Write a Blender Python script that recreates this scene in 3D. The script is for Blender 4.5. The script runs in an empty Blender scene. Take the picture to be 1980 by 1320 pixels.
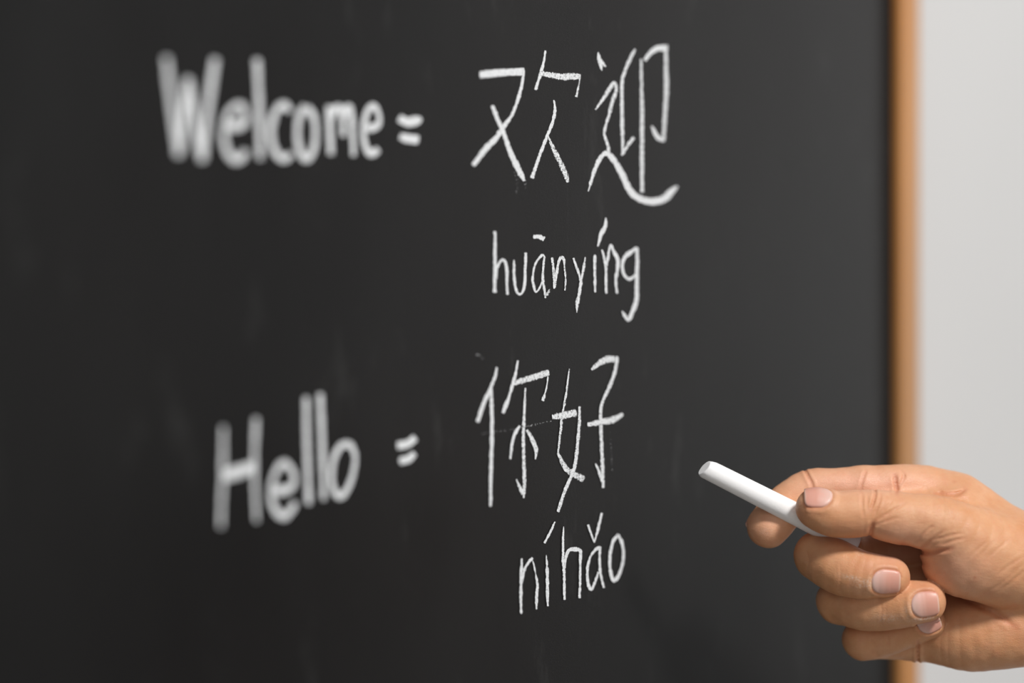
import bpy, math, random
import numpy as np
from mathutils import Vector, Matrix

random.seed(7); rng = np.random.default_rng(7)
SC = bpy.context.scene
COL = SC.collection

# ------------------------------------------------------------------ camera, world, lights, exposure
TH = math.radians(50.0)            # board is turned 50 degrees away from the picture plane
F = 5500.0                         # focal length in pixels of the 1980 px frame (100 mm lens)
ZF = 1.2                           # focus distance (m)
S = ZF / F                         # metres per pixel at the focus distance
D = ZF * (math.cos(TH) - math.sin(TH) * 90.0 / F)   # camera to board plane; board crosses focus at x = 1080
CAM = Vector((0.0, -D, 1.45))
RV = Vector((math.cos(TH), -math.sin(TH), 0)); UV_ = Vector((0, 0, 1)); FV = Vector((math.sin(TH), math.cos(TH), 0))

cd = bpy.data.cameras.new('camera'); cam = bpy.data.objects.new('camera', cd); COL.objects.link(cam)
cd.sensor_width = 36.0; cd.lens = F / 1980.0 * 36.0
cam.location = CAM; cam.rotation_euler = (math.radians(90), 0, -TH)
cd.clip_start = 0.02
cd.dof.use_dof = True; cd.dof.focus_distance = ZF; cd.dof.aperture_fstop = 1.98
SC.camera = cam

w = bpy.data.worlds.new('room_light'); SC.world = w; w.use_nodes = True
w.node_tree.nodes['Background'].inputs[0].default_value = (0.93, 0.96, 1.0, 1)
w.node_tree.nodes['Background'].inputs[1].default_value = 0.27

def cam_dir(x, y, z):              # camera-frame direction (right, up, towards camera) -> world
    return (RV * x + UV_ * y - FV * z).normalized()
HANDC = CAM + S * (700 * RV - 400 * UV_ + F * FV)
def area(name, target, d, dist, size, power, color=(1, 1, 1), size_y=None):
    l = bpy.data.lights.new(name, 'AREA'); l.size = size; l.energy = power; l.color = color
    if size_y: l.shape = 'RECTANGLE'; l.size_y = size_y
    o = bpy.data.objects.new(name, l); COL.objects.link(o)
    o.location = target + d * dist
    o.rotation_euler = (-d).to_track_quat('-Z', 'Y').to_euler()
    return o
area('key_light', HANDC, cam_dir(0.56, 1.0, 0.84), 3.0, 0.46, 86, (1.0, 0.975, 0.945))
area('board_sheen_light', Vector((1.3, 0, 1.5)), Vector((0.93, -0.34, 0.14)).normalized(), 2.4, 0.7, 12.5, (1.0, 0.985, 0.97), 1.5)  # added soft light, no known window; raises the board's sheen towards the right

area('room_light_left', Vector((1.0, 0, 1.4)), Vector((-0.80, -0.62, 0.30)).normalized(), 2.6, 1.2, 6, (1.0, 0.98, 0.96))

SC.view_settings.view_transform = 'Standard'
SC.view_settings.look = 'None'
SC.view_settings.gamma = 1.0
SC.view_settings.use_curve_mapping = False
SC.view_settings.exposure = 0.0

# ------------------------------------------------------------------ helpers
def lin(c):
    return tuple(((v / 255) / 12.92 if v / 255 <= 0.04045 else ((v / 255 + 0.055) / 1.055) ** 2.4) for v in c) + (1.0,)
class NT:
    def __init__(s, name):
        s.m = bpy.data.materials.new(name); s.m.use_nodes = True
        s.t = s.m.node_tree; s.b = s.t.nodes['Principled BSDF']; s.o = s.t.nodes['Material Output']
    def n(s, typ, **kw):
        nd = s.t.nodes.new(typ)
        for k, v in kw.items():
            if isinstance(k, str) and hasattr(nd, k): setattr(nd, k, v)
        return nd
    def l(s, a, b): s.t.links.new(a, b)
    def val(s, inp, v): inp.default_value = v
    def noise(s, vec, scale, detail=3, rough=0.5):
        n = s.n('ShaderNodeTexNoise'); n.inputs['Scale'].default_value = scale
        n.inputs['Detail'].default_value = detail; n.inputs['Roughness'].default_value = rough
        if vec: s.l(vec, n.inputs['Vector'])
        return n.outputs[0]
    def mapr(s, x, a, b, c=0.0, d=1.0):
        n = s.n('ShaderNodeMapRange'); s.l(x, n.inputs[0])
        for i, v in zip((1, 2, 3, 4), (a, b, c, d)): n.inputs[i].default_value = v
        return n.outputs[0]
    def math(s, op, a, b=None):
        n = s.n('ShaderNodeMath'); n.operation = op
        for i, v in enumerate((a, b)):
            if v is None: continue
            if isinstance(v, (int, float)): n.inputs[i].default_value = v
            else: s.l(v, n.inputs[i])
        return n.outputs[0]
    def mix(s, fac, a, b, mode='MIX'):
        n = s.n('ShaderNodeMix'); n.data_type = 'RGBA'; n.blend_type = mode
        for i, v in ((0, fac), (6, a), (7, b)):
            if isinstance(v, (int, float)): n.inputs[i].default_value = v
            elif isinstance(v, tuple): n.inputs[i].default_value = v
            else: s.l(v, n.inputs[i])
        return n.outputs[2]
    def bump(s, h, strength, dist, prev=None):
        n = s.n('ShaderNodeBump'); n.inputs['Strength'].default_value = strength; n.inputs['Distance'].default_value = dist
        s.l(h, n.inputs['Height'])
        if prev: s.l(prev, n.inputs['Normal'])
        return n.outputs[0]
    def coord(s, which='Object', scale=None):
        c = s.n('ShaderNodeTexCoord').outputs[which]
        if scale:
            m = s.n('ShaderNodeMapping'); m.inputs['Scale'].default_value = scale; s.l(c, m.inputs[0]); return m.outputs[0]
        return c

def mesh_obj(name, verts, faces, mat, parent=None, smooth=False, origin=None):
    me = bpy.data.meshes.new(name)
    o0 = Vector(origin) if origin is not None else Vector((0, 0, 0))
    me.from_pydata([tuple(Vector(v) - o0) for v in verts], [], faces); me.validate(); me.update()
    if smooth:
        me.polygons.foreach_set('use_smooth', [True] * len(me.polygons))
    if mat: me.materials.append(mat)
    o = bpy.data.objects.new(name, me); COL.objects.link(o); o.location = o0
    if parent:
        o.parent = parent; o.location = o0 - parent.location
    return o
def box(name, a, b, mat, parent=None, bevel=0.0, seg=2):
    import bmesh
    a, b = Vector(a), Vector(b); c = (a + b) / 2; h = (b - a) / 2
    bm = bmesh.new(); bmesh.ops.create_cube(bm, size=2)
    for v in bm.verts: v.co = Vector((v.co.x * h.x, v.co.y * h.y, v.co.z * h.z))
    if bevel:
        bmesh.ops.bevel(bm, geom=bm.edges[:], offset=bevel, segments=seg, profile=0.5, affect='EDGES')
    me = bpy.data.meshes.new(name); bm.to_mesh(me); bm.free()
    me.materials.append(mat)
    o = bpy.data.objects.new(name, me); COL.objects.link(o); o.location = c
    if parent: o.parent = parent; o.location = c - parent.location
    return o
def cam_to_world(px, py, z=0.0):   # photograph pixel at a depth z (pixel units in front of the focus plane)
    dep = F - z
    return CAM + S * ((px - 990) * dep / F * RV + (660 - py) * dep / F * UV_ + dep * FV)
def on_board(px, py, lift=0.0):    # photograph pixel -> point of the board surface (y = -lift)
    d = FV + RV * ((px - 990) / F) + UV_ * ((660 - py) / F)
    return CAM + d * ((-lift - CAM.y) / d.y)

# ------------------------------------------------------------------ materials
def m_wall():
    t = NT('painted_wall'); c = t.coord()
    f = t.noise(c, 3.0, 3); g = t.noise(c, 260, 3)
    t.l(t.mix(t.mapr(f, .3, .7), lin((206, 206, 206)), lin((211, 211, 211))), t.b.inputs['Base Color'])
    t.b.inputs['Roughness'].default_value = 0.75
    t.l(t.bump(g, .15, .0006), t.b.inputs['Normal']); return t.m
def m_floor():
    t = NT('floor_vinyl'); c = t.coord()
    t.l(t.mix(t.noise(c, 9, 4), lin((150, 145, 136)), lin((168, 163, 154))), t.b.inputs['Base Color'])
    t.b.inputs['Roughness'].default_value = 0.5; return t.m
def m_board():
    t = NT('chalkboard_black'); c = t.coord()
    dust = t.noise(t.coord('Object', (1, 1, .35)), 7.0, 5, .6)      # wiped chalk film, streaked
    blot = t.noise(c, 3.2, 2, .5)
    ghost = t.noise(t.coord('Object', (1.0, 1, .3)), 55, 5, .7)
    grain = t.noise(c, 2600, 2, .6)
    base = t.mix(t.mapr(blot, .35, .7), lin((15, 15, 15)), lin((18, 16, 16)))
    a = t.mapr(dust, .35, .8, 0.0, .010)
    b = t.mapr(ghost, .60, .85, 0.0, .035)
    g = t.mapr(grain, .62, .75, 0.0, .012)
    fac = t.math('ADD', t.math('ADD', a, b), g)
    t.l(t.mix(fac, base, lin((206, 208, 206))), t.b.inputs['Base Color'])
    t.b.inputs['Roughness'].default_value = 0.44
    t.b.inputs['Specular IOR Level'].default_value = 0.20
    t.l(t.bump(grain, .25, .0002), t.b.inputs['Normal']); return t.m
def m_wood():
    t = NT('honey_pine'); c = t.coord('Object', (60, 60, 3.2))
    w1 = t.noise(c, 1.0, 5, .6); w2 = t.noise(t.coord('Object', (14, 14, 2.0)), 1.6, 3)
    a = t.mix(t.mapr(w1, .3, .7), lin((184, 120, 58)), lin((192, 138, 80)))
    t.l(t.mix(t.mapr(w2, .45, .7, 0, .55), a, lin((154, 112, 70))), t.b.inputs['Base Color'])
    t.b.inputs['Roughness'].default_value = 0.42
    t.l(t.bump(w1, .1, .0005), t.b.inputs['Normal']); return t.m
def m_chalkmark():
    t = NT('chalk_mark'); uv = t.n('ShaderNodeUVMap'); sep = t.n('ShaderNodeSeparateXYZ'); t.l(uv.outputs[0], sep.inputs[0])
    v = t.math('ABSOLUTE', sep.outputs[1]); dens = t.n('ShaderNodeAttribute', attribute_name='chalk_cover').outputs['Fac']
    c = t.coord()
    g1 = t.noise(c, 2400, 3, .65); g2 = t.noise(c, 800, 3, .6)
    nz = t.math('ADD', t.math('MULTIPLY', g1, .55), t.math('MULTIPLY', g2, .45))   # about 0.5 +- 0.12
    v4 = t.math('POWER', v, 4.0)
    cover = t.math('SUBTRACT', t.math('ADD', dens, .02), t.math('MULTIPLY', v4, .46))                  # threshold falls at the edge
    al = t.mapr(t.math('SUBTRACT', cover, nz), -.05, .05)
    t.l(al, t.b.inputs['Alpha'])
    t.l(t.mix(t.mapr(nz, .42, .6), lin((236, 238, 240)), lin((204, 207, 210))), t.b.inputs['Base Color'])
    t.b.inputs['Roughness'].default_value = 0.95; t.b.inputs['Specular IOR Level'].default_value = 0.1
    return t.m
def m_chalk():
    t = NT('white_chalk'); c = t.coord()
    g = t.noise(c, 900, 4, .6)
    t.l(t.mix(g, lin((248, 247, 248)), lin((252, 252, 252))), t.b.inputs['Base Color'])
    t.b.inputs['Roughness'].default_value = 0.85; t.b.inputs['Specular IOR Level'].default_value = 0.2
    t.l(t.bump(g, .25, .0002), t.b.inputs['Normal']); return t.m
def m_skin():
    t = NT('skin'); c = t.coord()
    at = t.n('ShaderNodeAttribute', attribute_name='tint')
    red = t.n('ShaderNodeSeparateColor'); t.l(at.outputs['Color'], red.inputs[0])
    blot = t.noise(c, 90, 4, .6); fine = t.noise(c, 1100, 4, .7)
    base = t.mix(t.mapr(blot, .35, .68), lin((212, 152, 108)), lin((220, 165, 124)))
    base = t.mix(t.math('MULTIPLY', red.outputs[1], .85), base, lin((232, 178, 152)))        # pink palm side
    base = t.mix(t.math('MULTIPLY', red.outputs[0], .62), base, lin((186, 92, 62)))         # creases, blood-red tips
    mott = t.mapr(t.noise(c, 230, 3, .6), .45, .75, 0, .22)
    base = t.mix(mott, base, lin((205, 130, 100)))
    dust = t.math('MULTIPLY', red.outputs[2], t.mapr(fine, .40, .66))
    base = t.mix(dust, base, lin((238, 228, 218)))
    t.l(base, t.b.inputs['Base Color'])
    t.b.inputs['Roughness'].default_value = 0.46; t.b.inputs['Specular IOR Level'].default_value = 0.42
    t.b.inputs['Subsurface Weight'].default_value = 0.18
    t.b.inputs['Subsurface Radius'].default_value = (1.0, .35, .18)
    t.b.inputs['Subsurface Scale'].default_value = 0.003
    vor = t.n('ShaderNodeTexVoronoi'); vor.feature = 'DISTANCE_TO_EDGE'; vor.inputs['Scale'].default_value = 1000
    wv = t.n('ShaderNodeMapping'); wv.inputs['Scale'].default_value = (1, 1, 1.6); t.l(c, wv.inputs[0]); t.l(wv.outputs[0], vor.inputs['Vector'])
    b1 = t.bump(t.mapr(vor.outputs[0], 0, .12), .32, .00012)
    b2 = t.bump(t.noise(t.coord('Object', (1, 1, 2.4)), 330, 4, .6), .35, .0005, b1)
    t.l(b2, t.b.inputs['Normal']); return t.m
def m_nail():
    t = NT('fingernail'); uv = t.n('ShaderNodeUVMap'); s = t.n('ShaderNodeSeparateXYZ'); t.l(uv.outputs[0], s.inputs[0])
    v = s.outputs[1]
    base = t.mix(t.mapr(v, .05, .60, 1, 0), lin((219, 160, 142)), lin((226, 190, 178)))       # lunula
    base = t.mix(t.mapr(v, .93, .97), base, lin((224, 186, 168)))                          # free edge
    t.l(base, t.b.inputs['Base Color'])
    t.b.inputs['Roughness'].default_value = 0.38; t.b.inputs['Subsurface Weight'].default_value = .15
    t.b.inputs['Subsurface Scale'].default_value = 0.001
    st = t.noise(t.coord('UV', (18, 1, 1)), 1.0, 2)
    t.l(t.bump(st, .08, .0003), t.b.inputs['Normal']); return t.m
M_WALL, M_FLOOR, M_BOARD, M_WOOD, M_MARK, M_CHALK, M_SKIN, M_NAIL = m_wall(), m_floor(), m_board(), m_wood(), m_chalkmark(), m_chalk(), m_skin(), m_nail()

# ------------------------------------------------------------------ room
WY = 0.018
o = box('wall_back', (-2.6, WY, 0), (9.0, WY + .1, 2.7), M_WALL); o['kind'] = 'structure'
o = box('floor', (-2.6, -3.6, -.1), (9.0, WY + .1, 0), M_FLOOR); o['kind'] = 'structure'
o = box('baseboard_back', (-2.6, WY - .014, 0), (9.0, WY, .09), M_WALL, bevel=.003); o['kind'] = 'structure'

# ------------------------------------------------------------------ chalkboard
XR = on_board(1729, 660).x            # inner edge of the right frame rail on the board surface
XL, ZB, ZT = -0.35, 0.98, 1.90
FWD, FP = 0.0172, 0.0045              # rail width, how far it stands proud
board = bpy.data.objects.new('chalkboard', None); COL.objects.link(board)
board.location = ((XL + XR) / 2, 0.006, ZB)
board['label'] = 'black chalkboard in a honey-coloured wooden frame with English and Chinese greetings in white chalk'
board['category'] = 'chalkboard'
box('writing_panel', (XL - .004, 0, ZB - .004), (XR + .004, .012, ZT + .004), M_BOARD, board)
box('frame_rail', (XR, -FP, ZB - FWD), (XR + FWD, WY, ZT + FWD), M_WOOD, board, bevel=.0018, seg=3)
box('frame_rail', (XL - FWD, -FP, ZB - FWD), (XL, WY, ZT + FWD), M_WOOD, board, bevel=.0018, seg=3)
box('frame_rail', (XL, -FP, ZT), (XR, WY, ZT + FWD), M_WOOD, board, bevel=.0018, seg=3)
box('frame_rail', (XL, -FP, ZB - FWD), (XR, WY, ZB), M_WOOD, board, bevel=.0018, seg=3)

# glyph strokes in zoom coordinates: (origin x, origin y, scale) then strokes of (x, y, width)
def cr(pts, n=6):
    P = np.array(pts, float)
    if len(P) < 3: 
        t = np.linspace(0, 1, n * 2 + 1)[:, None]; return P[0] * (1 - t) + P[-1] * t
    E = np.vstack([2 * P[0] - P[1], P, 2 * P[-1] - P[-2]]); out = []
    for i in range(1, len(E) - 2):
        p0, p1, p2, p3 = E[i - 1:i + 3]
        for k in range(n):
            t = k / n
            out.append(.5 * ((2 * p1) + (p2 - p0) * t + (2 * p0 - 5 * p1 + 4 * p2 - p3) * t * t + (3 * p1 - p0 - 3 * p2 + p3) * t ** 3))
    out.append(E[-2]); return np.array(out)
LIFT = [0.00004]
def glyph(name, label, strokes, fr=(0, 0, 1), dens=.62, wk=1.0):
    ox, oy, sc = fr; V = []; Fc = []; UVs = []; DN = []
    for st in strokes:
        dd = dens
        if isinstance(st, tuple): st, dd = st
        P = cr([(ox + p[0] / sc, oy + p[1] / sc, p[2] / sc * wk) for p in st])
        # resample every ~2.5 px
        seg = np.hypot(np.diff(P[:, 0]), np.diff(P[:, 1])); L = np.concatenate([[0], np.cumsum(seg)])
        m = max(6, int(L[-1] / 2.2)); q = np.linspace(0, L[-1], m)
        P = np.stack([np.interp(q, L, P[:, k]) for k in range(3)], 1)
        P[:, 0] += np.convolve(rng.normal(0, .35, m + 4), np.ones(5) / 5, 'valid'); 
        P[:, 2] = np.maximum(P[:, 2], 1.2) + np.convolve(rng.normal(0, 1.0, m + 2), np.ones(3) / 3, 'valid') * 1.25
        T = np.gradient(P[:, :2], axis=0); T /= np.maximum(np.hypot(T[:, 0], T[:, 1]), 1e-6)[:, None]
        N = np.stack([-T[:, 1], T[:, 0]], 1); LIFT[0] += .000003
        base = len(V); ph = (1.0, .5, 0, -.5, -1.0)
        # rounded ends
        rows = [(P[0, :2] - T[0] * P[0, 2] * .14, P[0, 2] * .86, N[0])] + [(P[i, :2], P[i, 2], N[i]) for i in range(m)] + [(P[-1, :2] + T[-1] * P[-1, 2] * .14, P[-1, 2] * .86, N[-1])]
        for i, (c, wd, nn) in enumerate(rows):
            ve = 1.0 if i in (0, len(rows) - 1) else 0.0
            for k in ph:
                x, y = c + nn * (wd / 2 * 1.08) * k
                V.append(tuple(on_board(x, y, LIFT[0]))); UVs.append((i * .1, max(abs(k), ve * .9))); DN.append(dd)
        for i in range(len(rows) - 1):
            for k in range(4):
                a = base + i * 5 + k; Fc.append((a, a + 1, a + 6, a + 5))
    o = mesh_obj(name, V, Fc, M_MARK, board, origin=Vector(np.mean(np.array(V), 0)))
    me = o.data; uv = me.uv_layers.new(name='UVMap')
    for lp in me.loops: uv.data[lp.index].uv = UVs[lp.vertex_index]
    a = me.attributes.new('chalk_cover', 'FLOAT', 'POINT'); a.data.foreach_set('value', DN)
    if label: o['label'] = label
    return o
def L_(x, label): glyph('chalk_letter', label, *x)
W1 = (0, 0, 1); BD = .80
def word(items, fr, dens=.62, wk=1.0, where=''):
    for ch, st in items: glyph('chalk_letter', 'chalk letter %s of the word %s' % (ch, where), st, fr, dens, wk)
word([
 ('W', [[(322,112,11),(331,190,12),(345,300,12)],[(346,300,13),(354,230,13),(364,152,13)],[(364,154,13),(376,230,13),(391,310,13)],[(392,308,13),(402,215,13),(416,115,13)]]),
 ('e', [[(436,243,17),(455,243,19),(470,240,15),(475,222,10),(466,204,13),(452,207,11),(438,228,10),(433,262,10),(440,293,13),(455,309,15),(468,303,14),(474,292,11)]]),
 ('l', [[(497,116,11),(500,180,11),(502,250,12),(503,306,10)]]),
 ('c', [[(561,214,10),(549,203,15),(535,213,12),(524,245,12),(527,280,12),(538,301,14),(551,307,14),(563,298,12)]]),
 ('o', [[(590,207,14),(579,225,11),(575,255,10),(579,288,11),(592,307,15),(605,293,12),(610,262,10),(607,228,11),(594,208,14)]]),
 ('m', [[(636,206,12),(638,250,11),(640,297,11)],[(640,228,8),(650,209,13),(660,214,11),(664,262,9)],[(664,230,8),(671,208,13),(679,218,11),(684,300,8)]]),
 ('e', [[(705,246,14),(720,247,15),(732,240,11),(733,222,9),(722,205,13),(710,217,10),(703,248,10),(706,280,11),(718,297,14),(731,289,11)]]),
], W1, BD, 1.0, 'Welcome')
glyph('chalk_equals_sign', 'equals sign after Welcome', [[(773,229,15),(789,236,18),(806,232,17),(809,227,14)],[(775,264,13),(790,268,16),(807,270,17)]], W1, BD)
word([
 ('H', [[(432,826,7),(431,900,8),(427,1018,7)],[(495,809,9),(492,900,8),(496,1007,7)],[(434,919,22),(460,912,22),(488,902,22)]]),
 ('e', [[(527,946,16),(545,948,17),(562,942,12),(570,925,9),(562,905,11),(550,894,12),(537,906,10),(527,930,9),(525,965,10),(533,986,12),(547,998,14),(560,990,12),(571,972,10)]]),
 ('l', [[(592,768,9),(593,850,10),(597,973,10)]]),
 ('l', [[(619,762,10),(623,850,10),(626,965,8)]]),
 ('o', [[(672,857,13),(683,868,10),(687,890,8),(680,925,9),(668,951,11),(655,960,12),(645,945,10),(641,920,9),(646,885,10),(658,863,11),(672,857,12)]]),
], W1, BD, 1.0, 'Hello')
glyph('chalk_equals_sign', 'equals sign after Hello', [[(770,861,14),(787,858,15),(802,847,14)],[(774,891,13),(790,887,14),(801,877,12)]], W1, BD)
ZA = (880, 60, 3.667)
glyph('chalk_character', 'Chinese character for the first syllable of welcome', [
 ([(180,310,60),(270,300,62),(370,292,60),(485,288,60)], .66),
 [(487,280,22),(475,370,26),(450,470,26),(405,590,28),(350,670,38),(290,760,48),(220,830,50),(130,950,40)],
 [(265,530,32),(300,620,34),(350,740,36),(400,880,42),(450,980,52),(490,1060,28)],
 [(640,140,18),(630,210,22),(605,300,28),(590,350,26),(572,415,22)],
 ([(608,300,45),(680,312,50),(760,325,62),(830,320,62),(885,325,52)], .56),
 ([(885,330,12),(875,400,14),(858,465,24)], .56),
 [(700,490,14),(708,560,26),(690,650,26),(650,750,26),(600,880,28),(545,1040,32)],
 ([(660,750,20),(700,840,40),(740,920,46),(780,1010,50),(800,1070,30)], .53)], ZA)
glyph('chalk_character', 'Chinese character for the second syllable of welcome', [
 ([(1014,150,10),(1020,195,34),(1032,240,32),(1040,280,10)], .6), ([(1018,190,20),(1045,225,26),(1068,252,8)], .6),
 ([(995,555,20),(1050,480,34),(1095,410,38),(1130,365,34),(1142,420,30),(1115,500,32),(1090,600,30),(1065,680,28),(1060,740,25),(1080,800,28),(1090,860,35)], .56),
 ([(945,1135,10),(965,1060,26),(1000,960,36),(1040,885,40),(1080,868,48),(1130,920,50),(1185,1020,54),(1240,1130,58),(1310,1188,62),(1400,1208,64),(1480,1190,62),(1530,1140,58),(1575,1100,22)], .60),
 ([(1275,130,27),(1240,200,32),(1205,280,30),(1185,350,30),(1182,500,30),(1185,650,32),(1188,780,28),(1185,880,18)], .57), ([(1187,870,25),(1225,810,30),(1265,755,26)], .57),
 ([(1318,200,20),(1322,400,28),(1325,600,34),(1325,800,36),(1325,1000,36),(1325,1140,32)], .56),
 ([(1345,205,30),(1390,150,46),(1440,122,52),(1502,122,56)], .60),
 ([(1495,110,32),(1495,250,36),(1498,400,38),(1490,550,36),(1482,700,36),(1478,780,30)], .56), ([(1478,778,28),(1430,745,44),(1395,675,20)], .58)], ZA)
ZB_ = (900, 400, 4.95)
word([
 ('h', [[(283,235,32),(283,400,38),(282,600,40),(280,815,40)],[(292,690,20),(305,580,26),(345,508,30),(380,525,35),(395,600,36),(396,700,32),(400,835,32)]]),
 ('u', [[(465,510,22),(465,620,30),(475,740,33),(500,825,32),(540,825,34),(565,740,32),(572,600,32),(578,440,25)]]),
 ('a with a bar accent', [[(650,285,48),(700,285,46),(750,305,50)],([(762,490,20),(740,460,30),(690,510,28),(655,590,25),(642,680,25),(655,760,28),(675,815,25),(710,770,25),(740,700,20)],.6),([(755,480,22),(745,580,28),(740,680,32),(750,760,30),(765,870,18)],.57),([(765,850,25),(785,830,45),(805,785,12)],.52)]),
 ('n', [([(830,485,30),(840,580,30),(850,680,35),(850,780,20)],.56),([(855,770,20),(875,620,35),(890,530,32),(918,482,42),(942,510,32),(950,600,20),(958,700,22),(952,800,10)],.57)]),
 ('y', [([(1035,490,25),(1060,570,32),(1095,670,32),(1100,760,30)],.58),([(1145,480,15),(1130,590,30),(1105,720,34),(1090,830,40),(1072,920,45),(1065,1010,12)],.58)]),
 ('i with an acute accent', [([(1238,460,32),(1238,600,32),(1240,720,30),(1242,815,22)],.59),([(1345,105,14),(1340,180,40),(1300,260,50),(1268,375,16)],.64)]),
 ('n', [[(1305,410,20),(1330,500,26),(1345,600,28),(1345,700,30),(1348,825,28)],[(1352,560,25),(1370,450,28),(1390,365,24),(1420,430,40),(1457,500,44),(1455,600,40),(1440,700,32),(1450,825,32)]]),
 ('g', [[(1640,390,32),(1590,425,48),(1530,475,42),(1502,550,36),(1515,640,36),(1568,690,42),(1625,655,28)],[(1640,390,36),(1645,500,40),(1640,640,45),(1640,780,45),(1635,900,52),(1600,1000,50),(1562,1080,45),(1525,1040,36),(1500,1000,18)]]),
], ZB_, .61, 1.0, 'huanying')
ZC = (880, 660, 3.771)
glyph('chalk_character', 'Chinese character ni, first of the lower pair', [
 [(305,190,20),(290,260,26),(250,360,28),(205,460,38),(165,585,30)], [(262,340,24),(268,500,30),(268,700,31),(262,950,30),(258,1200,24)],
 [(458,140,18),(440,240,25),(420,310,26),(395,400,26),(372,460,36),(350,520,26)], ([(418,308,45),(500,282,55),(580,257,60),(682,225,62)], .56),
 [(678,255,12),(665,340,14),(640,430,22)], ([(512,340,15),(505,500,25),(498,700,30),(502,900,32),(505,1050,32),(500,1140,15)], .56),
 ([(448,1005,12),(470,1060,28),(500,1110,44)], .58), [(470,615,22),(425,700,28),(402,855,20)], ([(525,645,25),(560,710,40),(590,790,40),(586,858,8)], .56)], ZC)
glyph('chalk_character', 'Chinese character hao, second of the lower pair', [
 ([(833,200,12),(810,380,20),(785,520,22),(765,680,22),(750,822,18)], .56), ([(748,812,20),(800,915,52),(850,960,56),(935,1002,64)], .54),
 ([(710,550,50),(780,540,66),(880,520,68)], .55), ([(907,475,22),(905,600,28),(890,780,30),(865,930,32),(800,1090,30),(750,1240,30)], .57),
 ([(995,205,25),(1060,152,55),(1120,128,68),(1187,130,56)], .55), ([(1180,110,28),(1170,200,34),(1130,320,32),(1070,450,30),(1062,550,28),(1065,700,32),(1072,850,34),(1080,1065,25)], .57),
 ([(1025,890,15),(1050,950,25),(1078,1020,35)], .57), ([(970,605,45),(1060,588,52),(1150,570,62),(1222,530,36)], .57)], ZC)
ZD = (960, 970, 5.74)
word([
 ('n', [[(280,630,28),(275,760,38),(273,900,36),(272,1100,38),(275,1240,20)],[(285,900,20),(310,760,36),(350,680,40),(397,622,32)],[(395,640,18),(420,720,20),(440,830,25),(455,930,34),(445,1050,40),(445,1190,15)]]),
 ('i with an acute accent', [[(650,220,15),(600,330,38),(535,455,30)],[(552,590,10),(560,700,33),(565,850,43),(565,1000,46),(570,1155,25)]]),
 ('h', [[(745,270,8),(740,400,33),(740,600,36),(750,800,38),(755,1085,32)],[(758,740,18),(775,600,36),(805,535,46),(870,525,58),(930,545,46),(930,650,30),(928,850,34),(922,1065,32)]]),
 ('a with a caron accent', [[(1015,255,30),(1050,350,30),(1085,450,25)],[(1168,125,28),(1130,290,32),(1085,450,20)],[(1150,505,45),(1100,530,40),(1040,615,33),(1010,750,32),(1015,900,38),(1050,970,42),(1090,900,33),(1130,780,25)],[(1150,500,30),(1145,650,30),(1155,800,35),(1190,950,30)]]),
 ('o', [[(1345,362,38),(1290,450,42),(1260,600,42),(1260,750,40),(1300,870,52),(1350,825,44),(1398,690,38),(1410,550,38),(1382,430,40),(1348,362,34)]]),
], ZD, .61, 1.0, 'nihao')

for st_, fr_ in [(([(200,672,14),(420,640,20),(600,602,22),(700,580,10)], .40), ZC), (([(150,92,30),(180,105,34),(205,120,30)], .40), ZC), (([(1130,650,12),(1140,800,20),(1145,960,16)], .38), ZC),
                 (([(425,1000,60),(440,1080,40),(430,1170,20)], .37), ZA), (([(500,1060,30),(498,1090,24),(495,1120,16)], .40), ZA)]:
    glyph('chalk_smudge', 'faint wiped chalk trace', [st_], fr_)

# ------------------------------------------------------------------ hand: a signed distance field, meshed once
# coordinates (X, Y, Z) = camera frame in pixel units, Z towards the camera, X right, Y up
def P3(px, py, z):
    k = (F - z) / F; return np.array([(px - 990) * k, (660 - py) * k, z], float)
def chain(pts, sub=3):             # list of (px, py, z, r) -> dense array of x, y, z, r
    A = np.array([list(P3(p[0], p[1], p[2])) + [p[3]] for p in pts], float)
    return cr(A, sub) if len(A) > 2 else A
def d_chain(C, Q):
    best = None
    for i in range(len(C) - 1):
        a, b = C[i, :3].astype(np.float32), C[i + 1, :3].astype(np.float32); ab = b - a
        t = np.clip(((Q - a) @ ab) / float(ab @ ab), 0, 1)
        d = Q - a - t[:, None] * ab
        v = np.sqrt((d * d).sum(1)) - (C[i, 3] + t * (C[i + 1, 3] - C[i, 3]))
        best = v if best is None else np.minimum(best, v)
    return best.astype(np.float32)
def smin(a, b, k):
    h = np.maximum(k - np.abs(a - b), 0) / k
    return np.minimum(a, b) - h * h * k * .25

PALM = [chain(c) for c in [
  [(1848,974,-92,60),(1881,994,-98,61),(1943,1046,-108,66),(2040,1102,-112,72),(2120,1150,-105,74)],        # index metacarpal
  [(1818,1040,-148,56),(1940,1080,-140,62),(2110,1160,-112,72)],
  [(1822,1115,-158,54),(1950,1140,-140,62),(2110,1180,-112,72)],
  [(1838,1188,-130,52),(1950,1190,-120,62),(2110,1195,-110,70)],
  [(1832,1226,-98,63),(1880,1228,-84,71),(1940,1219,-76,75),(2010,1208,-78,76),(2110,1195,-92,70)],         # hypothenar
]]
THEN = [chain(c) for c in [
  [(1772,1006,26,50),(1820,1016,20,58),(1868,1050,2,76),(1925,1078,-28,86),(1990,1110,-55,88),(2090,1150,-85,82)],
  [(1690,982,-22,24),(1776,984,-28,34),(1850,1002,-40,52)],  # hidden web flesh added behind the thumb to stop light leaking through
  [(1838,1092,-8,54),(1880,1090,-6,68),(1960,1088,-30,76)],
]]
FORE = chain([(2095,1160,-98,88),(2200,1180,-85,86),(2330,1215,-50,98),(2480,1270,-5,112)])
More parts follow.
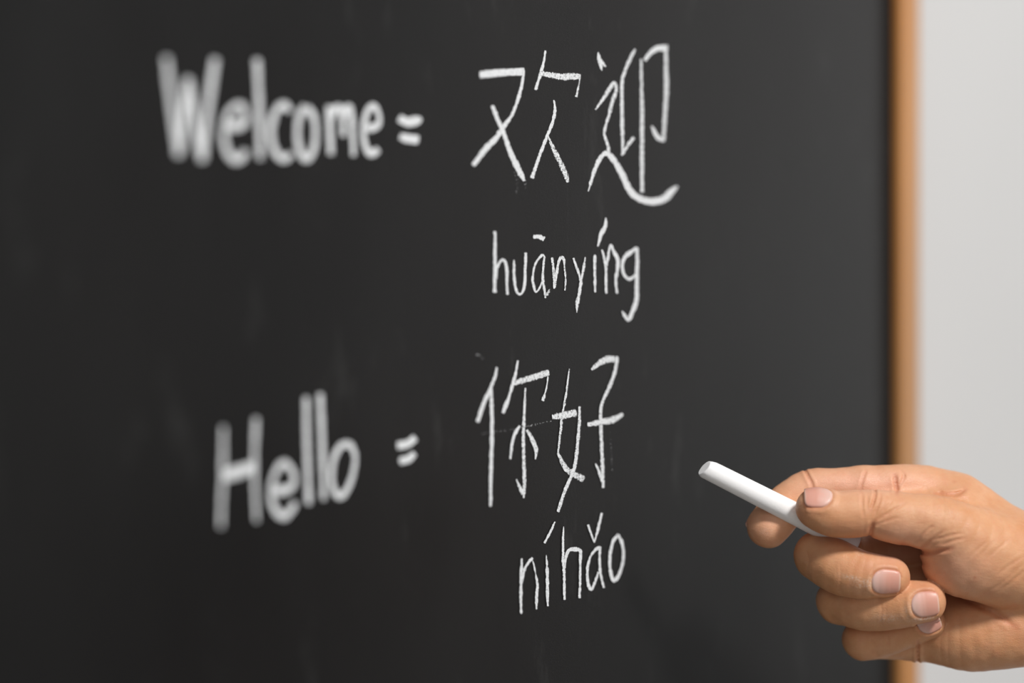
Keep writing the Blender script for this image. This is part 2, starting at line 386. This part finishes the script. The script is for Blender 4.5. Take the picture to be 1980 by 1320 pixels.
PROX = [chain(c) for c in [
  [(1848,974,-92,58),(1790,950,-86,51),(1731,943,-72,46.5),(1668,944,-66,42.5)],
  [(1810,1042,-142,48),(1700,1064,-124,38),(1584,1074,-52,44)],
  [(1815,1115,-152,46),(1715,1142,-128,42),(1624,1162,-72,42)],
  [(1832,1200,-128,46),(1790,1230,-112,49),(1745,1231,-112,45),(1672,1236,-92,38)],
]]
DIST = [   # chain, joint around which it blends into its own proximal part
  (chain([(1668,944,-66,42.5),(1616,944,-64,40),(1566,947,-65,40.5),(1524,974,-60,41),(1499,1003,-50,42),(1485,1018,-46,41.5)]), P3(1668,944,-66)),
  (chain([(1584,1074,-42,49),(1620,1096,-8,51.5),(1662,1110,12,47.5),(1700,1114,20,42),(1720,1115,19,39.5)]), P3(1584,1074,-42)),
  (chain([(1624,1161,-66,45),(1668,1169,-36,49),(1716,1171,-14,47.5),(1762,1166,6,44),(1788,1163,10,41.5)]), P3(1624,1162,-66)),
  (chain([(1669,1235,-92,40.5),(1710,1229,-78,39),(1752,1217,-60,36.5),(1794,1202,-40,33.5)]), P3(1670,1235,-92)),
]
THUMB = chain([(1579,982,40,40),(1598,989,40,43.5),(1620,994,39,45.5),(1655,993,38,46),(1684,990,37,43.5),(1706,995,34,47.5),(1738,1001,30,50.5),(1772,1006,26,50)])
CH_A, CH_B = (1362, 904, 31), (1654, 1052, -44)      # chalk axis: tip, heel

def crease(pts, wd, dp, zmin=-140):
    A = np.array([((p[0] - 990), (660 - p[1])) for p in cr([(a, b, 0) for a, b in pts], 4)[:, :2]] ) if len(pts) > 2 else np.array([(a - 990, 660 - b) for a, b in pts], float)
    return A, wd, dp, zmin
CREASES = [crease(*c) for c in [
  ([(1690,944),(1692,955),(1689,970),(1683,985)], 2.6, 3.4, 20), ([(1668,952),(1667,975),(1670,1000)], 2.4, 1.3, 20), ([(1704,955),(1698,975),(1690,996)], 2.4, 1.5, 20),
  ([(1679,952),(1677,975),(1676,990)], 2.2, 1.1, 20), ([(1683,1038),(1684,1022),(1690,1010)], 3.6, 4.2, 0), ([(1689,1009),(1718,991),(1753,972)], 2.6, 1.5, 20),
  ([(1690,1016),(1722,1004),(1742,1000)], 2.4, 1.0, 20), ([(1694,1004),(1712,982),(1728,966)], 2.2, 1.0, 20),
  ([(1771,1047),(1792,1025),(1806,1015)], 2.4, 1.7, 10), ([(1779,1062),(1801,1044),(1826,1024)], 2.6, 2.1, 10), ([(1800,1045),(1832,1036),(1862,1030)], 2.4, 1.3, 10),
  ([(1746,1052),(1774,1065),(1795,1069),(1816,1065),(1840,1060)], 3.8, 5.2, -20), ([(1818,1056),(1840,1046),(1866,1040)], 2.6, 1.6, 0), ([(1762,1070),(1776,1084),(1790,1092)], 4.5, 2.5, -40),
  ([(1862,1088),(1885,1066),(1910,1045)], 2.6, .7, 0), ([(1905,1082),(1930,1060),(1954,1040)], 2.6, .7, 0), ([(1884,1082),(1910,1058),(1930,1036)], 2.6, .5, 0),
  ([(1924,1116),(1950,1094),(1985,1072)], 3.0, .75, 0), ([(1934,1142),(1958,1122),(1990,1096)], 3.0, .8, 0), ([(1895,1150),(1935,1128),(1985,1084)], 2.8, .5, 0),
  ([(1808,954),(1832,955),(1850,954),(1868,947)], 3.6, 4.0, -80), ([(1826,962),(1862,969),(1896,980)], 9.0, 3.0, -80),
  ([(1553,902),(1562,920),(1569,934),(1572,948)], 3.0, 3.6, -120), ([(1675,908),(1669,924),(1663,948)], 2.8, 2.2, -120), ([(1730,918),(1732,935),(1734,952)], 3.4, 4.6, -120),
  ([(1750,914),(1745,928),(1736,944)], 2.8, 1.8, -120), ([(1742,908),(1750,925)], 2.6, 1.0, -120),
  ([(1855,1157),(1904,1176),(1930,1189),(1965,1213)], 5.5, 3.0, -120),
  ([(1775,1240),(1774,1262),(1775,1292)], 2.6, 6.0, -140),
  ([(1624,1088),(1625,1112),(1622,1140)], 2.4, .4, -60), ([(1616,1090),(1618,1115),(1615,1138)], 2.2, .25, -60), ([(1703,1160),(1705,1180),(1702,1208)], 2.4, .45, -90), ([(1712,1162),(1713,1200)], 2.2, .25, -90),
  ([(1716,1228),(1718,1245)], 3.0, .8, -90), ([(1558,1062),(1564,1080),(1560,1100)], 3.0, .5, -90), ([(1690,1262),(1700,1268)], 4.0, 1.2, -120),
]]
def unit(v): v = np.array(v, float); return v / np.linalg.norm(v)
# nails: centre on the finger axis, tip direction, outward normal, half length, half angle
NAILS = [
  dict(c=P3(1580,984,40), a=unit((-1,.02,-.02)), n=unit((-.06,.78,.62)), hl=27, ha=44, rm=46, who='thumbnail'),
  dict(c=P3(1709,1115,19), a=unit((1,-.03,.02)), n=unit((0,-.20,.98)), hl=28, ha=37, rm=46, who='fingernail'),
  dict(c=P3(1785,1164,10), a=unit((1,.10,.05)), n=unit((-.04,-.03,1)), hl=27, ha=38, rm=46, who='fingernail'),
  dict(c=P3(1798,1201,-40), a=unit((.93,.30,.2)), n=unit((-.1,.08,1)), hl=23, ha=42, rm=35.5, who='fingernail'),
  dict(c=P3(1487,1015,-48), a=unit((-.58,-.72,.15)), n=unit((-.60,.30,-.74)), hl=28, ha=42, rm=46, who='fingernail'),
]
for N_ in NAILS:
    N_['n'] = unit(N_['n'] - N_['a'] * (N_['n'] @ N_['a'])); N_['s'] = np.cross(N_['a'], N_['n'])
def nail_uv(N_, Q):
    q = Q - N_['c']; v = q @ N_['a'] / N_['hl']
    ang = np.degrees(np.arctan2(q @ N_['s'], q @ N_['n'])); rr = np.sqrt((q @ N_['s']) ** 2 + (q @ N_['n']) ** 2)
    return ang / N_['ha'], v, rr
def superd(u, v):                  # <1 inside the nail outline (rounded cuticle, squarer free edge)
    pw = np.where(v < 0, 2.1, 4.5); return (np.abs(u) ** pw + np.abs(v) ** pw) ** (1 / pw)

def field(Q, detail=False, grid=False):
    Q = Q.astype(np.float32)
    def ev(C):
        if not grid: return d_chain(C, Q)
        mg = 75.0; r = C[:, 3].max(); lo = C[:, :3].min(0) - r - mg; hi = C[:, :3].max(0) + r + mg
        m = np.all((Q > lo) & (Q < hi), 1); out = np.full(len(Q), mg, np.float32); out[m] = d_chain(C, Q[m]); return out
    p = ev(PALM[0])
    for c in PALM[1:]: p = smin(p, ev(c), 26)
    p = smin(p, ev(FORE), 60)
    t = smin(smin(ev(THEN[0]), ev(THEN[1]), 12), ev(THEN[2]), 30)
    # the thenar mound blends softly on its upper side, creases against the palm below (life line)
    yb = -(Q[:, 1] - 660); kk = np.clip((1150 - yb) / 90, 0, 1) * 34 + 7 + np.clip((Q[:, 0] + 990 - 1900) / 160, 0, 1) * 34
    p = smin(p, t, kk)
    px = [ev(c) for c in PROX]
    q = px[1]
    q = smin(q, px[2], 8); q = smin(q, px[3], 8)
    p = smin(p, px[0], 16); p = smin(p, q, 14)
    for i, (c, j) in enumerate(DIST):
        d = ev(c); k = 26 * np.clip(1 - np.sqrt(((Q - j) ** 2).sum(1)) / 75, 0, 1) + 1.2
        p = smin(p, d, k)
    th = ev(THUMB); j = P3(1800, 1010, 30)
    k = 26 * np.clip(1 - np.sqrt(((Q - j) ** 2).sum(1)) / 85, 0, 1) + 1.2
    p = smin(p, th, k)
    if detail:
        x, y, z = Q[:, 0], Q[:, 1], Q[:, 2]
        p = p + .5 * np.sin(x * .043 + y * .061) * np.sin(y * .052 - z * .05 + 1) + .35 * np.sin(x * .11 + 2) * np.sin(y * .12 + z * .09)
        ks = F / (F - z); X2, Y2 = x * ks, y * ks
        for A, wd, dp, zm in CREASES:
            lo = A.min(0) - 4 * wd; hi = A.max(0) + 4 * wd
            m = (X2 > lo[0]) & (X2 < hi[0]) & (Y2 > lo[1]) & (Y2 < hi[1]) & (z > zm)
            if not m.any(): continue
            a2, d2 = crease_d(A, X2[m], Y2[m]); fade = np.clip(np.minimum(a2, 1 - a2) * 5, 0.15, 1)
            g = np.exp(-(d2 / wd) ** 2) - .30 * np.exp(-((d2 - 2.1 * wd) / (1.2 * wd)) ** 2)
            p[m] += (dp * g * fade).astype(np.float32)
        for N_ in NAILS:
            u, v, rr = nail_uv(N_, Q); m = (np.abs(v) < 1.9) & (np.abs(u) < 2.2) & (rr < 75)
            s = superd(u[m], v[m])
            p[m] += (2.2 * np.clip((1.06 - s) / .10, 0, 1) + 0.9 * np.exp(-((s - 1.03) / .05) ** 2) - 1.3 * np.exp(-((s - 1.26) / .16) ** 2) * (v[m] < .9)).astype(np.float32)
        # flesh pressed flat by the chalk
        C2 = np.array([list(P3(*CH_A)) + [18.5], list(P3(*CH_B)) + [23.0]]); dc = d_chain(C2, Q)
        p = np.maximum(p, -(dc - .0) )
    return p
def crease_d(A, X, Y):
    best = np.full(len(X), 1e9); arc = np.zeros(len(X)); n = len(A) - 1
    for i in range(n):
        a, b = A[i], A[i + 1]; ab = b - a; t = np.clip(((X - a[0]) * ab[0] + (Y - a[1]) * ab[1]) / (ab @ ab), 0, 1)
        d = np.hypot(X - a[0] - t * ab[0], Y - a[1] - t * ab[1]); m = d < best
        best[m] = d[m]; arc[m] = (i + t[m]) / n
    return arc, best

def surface_nets(lo, hi, h):
    ax = [np.arange(lo[i], hi[i] + h, h, dtype=np.float32) for i in range(3)]; nx, ny, nz = map(len, ax)
    V = np.empty((nx, ny, nz), np.float32)
    for i0 in range(0, nx, 24):
        sl = slice(i0, min(i0 + 24, nx)); G = np.stack(np.meshgrid(ax[0][sl], ax[1], ax[2], indexing='ij'), -1)
        V[sl] = field(G.reshape(-1, 3), grid=True).reshape(G.shape[:3])
    I = V < 0; c = np.zeros((nx - 1, ny - 1, nz - 1), np.int8)
    for dx in (0, 1):
        for dy in (0, 1):
            for dz in (0, 1): c += I[dx:nx - 1 + dx, dy:ny - 1 + dy, dz:nz - 1 + dz]
    act = (c > 0) & (c < 8); ids = np.full(act.shape, -1, np.int64); idx = np.argwhere(act); ids[act] = np.arange(len(idx))
    acc = np.zeros((len(idx), 3)); cnt = np.zeros(len(idx))
    cs = [(a, b, d) for a in (0, 1) for b in (0, 1) for d in (0, 1)]
    for a in cs:
        for b in cs:
            if sum(abs(a[i] - b[i]) for i in range(3)) != 1 or a > b: continue
            va = V[tuple((idx + a).T)]; vb = V[tuple((idx + b).T)]; m = (va < 0) != (vb < 0)
            t = va[m] / (va[m] - vb[m]); acc[m] += np.array(a) + t[:, None] * (np.array(b) - np.array(a)); cnt[m] += 1
    pos = (idx + acc / cnt[:, None]) * h + np.array([a[0] for a in ax]); Fq = []
    for d in range(3):
        e, f = (d + 1) % 3, (d + 2) % 3
        s0 = [slice(1, -1)] * 3; s0[d] = slice(0, -1); s1 = list(s0); s1[d] = slice(1, None)
        A = I[tuple(s0)]; B = I[tuple(s1)]
        loc = np.argwhere(A != B); o_ = np.array([1, 1, 1]); o_[d] = 0; loc2 = loc + o_
        flip = A[tuple(loc.T)]
        def cid(oe, of):
            q = loc2.copy(); q[:, e] -= oe; q[:, f] -= of; return ids[tuple(q.T)]
        quad = np.stack([cid(1, 1), cid(0, 1), cid(0, 0), cid(1, 0)], 1)
        quad[~flip] = quad[~flip][:, ::-1]; Fq.append(quad)
    return pos, np.concatenate(Fq)
def subdivide(P, Q):
    E = np.concatenate([Q[:, [0, 1]], Q[:, [1, 2]], Q[:, [2, 3]], Q[:, [3, 0]]]); Es = np.sort(E, 1)
    key, inv = np.unique(Es[:, 0] * (len(P) + 1) + Es[:, 1], return_inverse=True)
    a = key // (len(P) + 1); b = key % (len(P) + 1); n = len(Q); base = len(P); fb = base + len(key)
    NP = np.concatenate([P, (P[a] + P[b]) / 2, P[Q].mean(1)]); e = [base + inv[i * n:(i + 1) * n] for i in range(4)]; fc = fb + np.arange(n)
    return NP, np.concatenate([np.stack([Q[:, 0], e[0], fc, e[3]], 1), np.stack([e[0], Q[:, 1], e[1], fc], 1), np.stack([fc, e[1], Q[:, 2], e[2]], 1), np.stack([e[3], fc, e[2], Q[:, 3]], 1)])
def project(P, it, detail):
    for _ in range(it):
        f0 = field(P, detail); g = np.stack([field(P + np.eye(3)[k] * 1.0, detail) - f0 for k in range(3)], 1)
        st = f0 / np.maximum((g * g).sum(1), .25); P = P - np.clip(st, -4, 4)[:, None] * g * .9
    return P
HP, HQ = surface_nets((425, -670, -260), (1625, -190, 140), 4.4)
HP = project(HP, 2, False)
HP, HQ = subdivide(HP, HQ)
HP = project(HP, 1, False)
# relax once then settle on the detailed field
def relax(P, Q, lam):
    acc = np.zeros_like(P); n = np.zeros(len(P))
    for a, b in ((0, 1), (1, 2), (2, 3), (3, 0)):
        np.add.at(acc, Q[:, a], P[Q[:, b]]); np.add.at(n, Q[:, a], 1)
    return P + lam * (acc / n[:, None] - P)
HP = relax(HP, HQ, .6); HP = project(HP, 2, True); HP = relax(HP, HQ, .35)

# carry the far end of the forearm on towards the elbow
AX = unit(FORE[-1, :3] - FORE[0, :3]); tt = np.maximum((HP - P3(2300, 1205, -60)) @ AX, 0); HP = HP + AX * (tt * 2.0)[:, None]
def to_world(P):
    P = np.asarray(P); R3, U3, F3 = (np.array(v) for v in (RV, UV_, FV))
    return np.array(CAM) + S * (P[:, :1] * R3 + P[:, 1:2] * U3 + (F - P[:, 2:3]) * F3)
HO = Vector(to_world(np.array([P3(1900, 1120, -70)]))[0])
person = mesh_obj('person', [tuple(v) for v in to_world(HP)], [tuple(map(int, q)) for q in HQ], M_SKIN, None, True, HO)
person['label'] = "bare right hand and forearm pinching a stick of chalk, other fingers curled"
person['category'] = 'person'
# tint attribute: R redness (creases, tips), G pink palm side, B chalk dust
x, y, z = HP[:, 0], HP[:, 1], HP[:, 2]; ks = F / (F - z); X2, Y2 = x * ks, y * ks; pxx, pyy = X2 + 990, 660 - Y2
R_ = np.zeros(len(HP)); B_ = np.zeros(len(HP))
for A, wd, dp, zm in CREASES:
    m = (z > zm); _, d2 = crease_d(A, X2, Y2); R_ += np.where(m, min(dp / 5, 1) * (.6 if wd < 8 else .15) * np.exp(-(d2 / (wd * 1.15)) ** 2), 0)
def blob(cx, cy, rx, ry, rot=0):
    c, s_ = math.cos(math.radians(rot)), math.sin(math.radians(rot)); dx, dy = pxx - cx, pyy - cy
    return np.exp(-(((dx * c + dy * s_) / rx) ** 2 + ((-dx * s_ + dy * c) / ry) ** 2))
front = z > -110
R_ += np.where(front, .30 * blob(1640, 1022, 60, 22) + .22 * blob(1660, 1095, 34, 14) + .25 * blob(1715, 1090, 28, 10) + .25 * blob(1780, 1135, 26, 10) + .18 * blob(1470, 1040, 30, 20) + .25 * blob(1960, 1210, 40, 30) + .25 * blob(1555, 990, 16, 26) + .15 * blob(1820, 1110, 30, 30), 0)
R_ += np.where(front, .7 * blob(1885, 1116, 2.6, 2.6) + .3 * blob(1845, 931, 4, 3), 0)
G_ = np.where(front, .9 * blob(1660, 930, 150, 30) + .5 * blob(1485, 1005, 60, 50) + .6 * blob(1850, 1100, 90, 50, 20) + .5 * blob(1740, 1030, 60, 30) + .4 * blob(1720, 1080, 40, 18), 0)
B_ = np.where(front, .55 * blob(1650, 1118, 22, 4.5, 12) + .4 * blob(1665, 1131, 16, 8) + .6 * blob(1682, 1125, 4, 12, 10) + .75 * blob(1785, 1196, 22, 3.5, -6) + .35 * blob(1757, 1180, 9, 12) + .35 * blob(1720, 1195, 30, 8) + .2 * blob(1481, 1028, 14, 8) + .3 * blob(1665, 1068, 10, 8), 0)
for N_ in NAILS:
    u, v, rr = nail_uv(N_, HP); s = superd(u, v); m = rr < 70
    R_ += np.where(m, .45 * np.exp(-((s - 1.08) / .08) ** 2) * (np.abs(u) > .5), 0)
a = person.data.color_attributes.new('tint', 'FLOAT_COLOR', 'POINT')
a.data.foreach_set('color', np.stack([np.clip(R_, 0, 1), np.clip(G_, 0, 1), np.clip(B_, 0, 1), np.ones(len(HP))], 1).astype(np.float32).ravel())

def ray_r(N_, base, dr):            # distance from the axis point out to the skin along dr
    r = np.full(len(base), 70.0)
    for _ in range(14): r = r - field(base + dr * r[:, None]) * .95
    return r
for N_ in NAILS:
    nu, nv = 22, 22; U, Vv = np.meshgrid(np.linspace(-1, 1, nu), np.linspace(-1, 1, nv), indexing='ij')
    # square -> rounded outline
    pw = np.where(Vv < 0, 2.1, 4.5)
    mx = np.maximum(np.abs(U), np.abs(Vv)); nm = (np.abs(U) ** pw + np.abs(Vv) ** pw) ** (1 / pw); k = np.where(nm > 0, mx / np.maximum(nm, 1e-6), 0)
    u, v = (U * k).ravel(), (Vv * k).ravel(); ang = np.radians(u * N_['ha'])
    dr = np.cos(ang)[:, None] * N_['n'] + np.sin(ang)[:, None] * N_['s']; base = N_['c'] + (v * N_['hl'])[:, None] * N_['a']
    # near the tip the skin curves away; the plate stays straighter
    r = ray_r(N_, N_['c'] + (np.minimum(v, .30) * N_['hl'])[:, None] * N_['a'], dr)
    rt = ray_r(N_, base, dr); r = np.where(v > .30, r * .55 + rt * .45, r)
    rt = np.minimum(rt, N_['rm']); r = np.minimum(np.maximum(r, rt - .5), N_['rm'])
    edge = superd(u, v)
    top = base + dr * (r + .35 - 1.8 * np.clip((edge - .93) / .07, 0, 1) * (v < .8))[:, None]; bot = base + dr * (np.minimum(r, rt) - 3.5)[:, None]
    Vt = np.concatenate([top, bot]); n = nu * nv; Fc = []
    for i in range(nu - 1):
        for j in range(nv - 1):
            q = (i * nv + j, (i + 1) * nv + j, (i + 1) * nv + j + 1, i * nv + j + 1); Fc.append(q); Fc.append(tuple(n + t for t in q[::-1]))
    rim = [i * nv for i in range(nu)] + [(nu - 1) * nv + j for j in range(1, nv)] + [i * nv + nv - 1 for i in range(nu - 2, -1, -1)] + [j for j in range(nv - 2, 0, -1)]
    for i in range(len(rim)):
        a_, b_ = rim[i], rim[(i + 1) % len(rim)]; Fc.append((b_, a_, n + a_, n + b_))
    W = to_world(Vt); o = mesh_obj(N_['who'], [tuple(q) for q in W], Fc, M_NAIL, person, True, Vector(W.mean(0)))
    uvl = o.data.uv_layers.new(name='UVMap')
    for lp in o.data.loops:
        i = lp.vertex_index % n; uvl.data[lp.index].uv = (u[i] * .5 + .5, v[i] * .5 + .5)

# ------------------------------------------------------------------ chalk stick
A3, B3 = Vector(to_world(np.array([P3(*CH_A)]))[0]), Vector(to_world(np.array([P3(*CH_B)]))[0])
ax = (B3 - A3); Lc = ax.length; ax.normalize(); up = Vector((0, 0, 1)); sx = ax.cross(up).normalized(); sy = sx.cross(ax).normalized()
V, Fc = [], []; NS = 56
prof = [(0.0, 0.0), (0.0, .78), (.00035, .86), (.0016, .965), (.0026, .995), (.006, 1.0)] + [(Lc * k / 10, 1.0) for k in range(2, 10)] + [(Lc - .0012, 1.0), (Lc - .0004, .95), (Lc, .85), (Lc, 0.0)]
for d, k in prof:
    r = (19.2 + (23.2 - 19.2) * d / Lc) * S * k
    for i in range(NS):
        a_ = 2 * math.pi * i / NS
        wob = 1 + (.03 * math.sin(3 * a_ + 1) + .015 * math.sin(7 * a_) if .5 < k < .97 and d < .01 else 0)
        p = (sx * math.cos(a_) + sy * math.sin(a_)) * r * wob
        V.append(A3 + ax * (d + (.0011 * math.sin(a_ + .35) * k if d < .004 else 0)) + p)
for i in range(len(prof) - 1):
    for j in range(NS):
        Fc.append((i * NS + j, i * NS + (j + 1) % NS, (i + 1) * NS + (j + 1) % NS, (i + 1) * NS + j))
ch = mesh_obj('chalk_stick', V, Fc, M_CHALK, None, True, (A3 + B3) / 2)
for pi_, pl_ in enumerate(ch.data.polygons): pl_.use_smooth = not (pi_ < NS * 2 or pi_ >= NS * (len(prof) - 2))
ch['label'] = 'stick of plain white chalk held between thumb and index finger, pointing at the board'
ch['category'] = 'chalk'
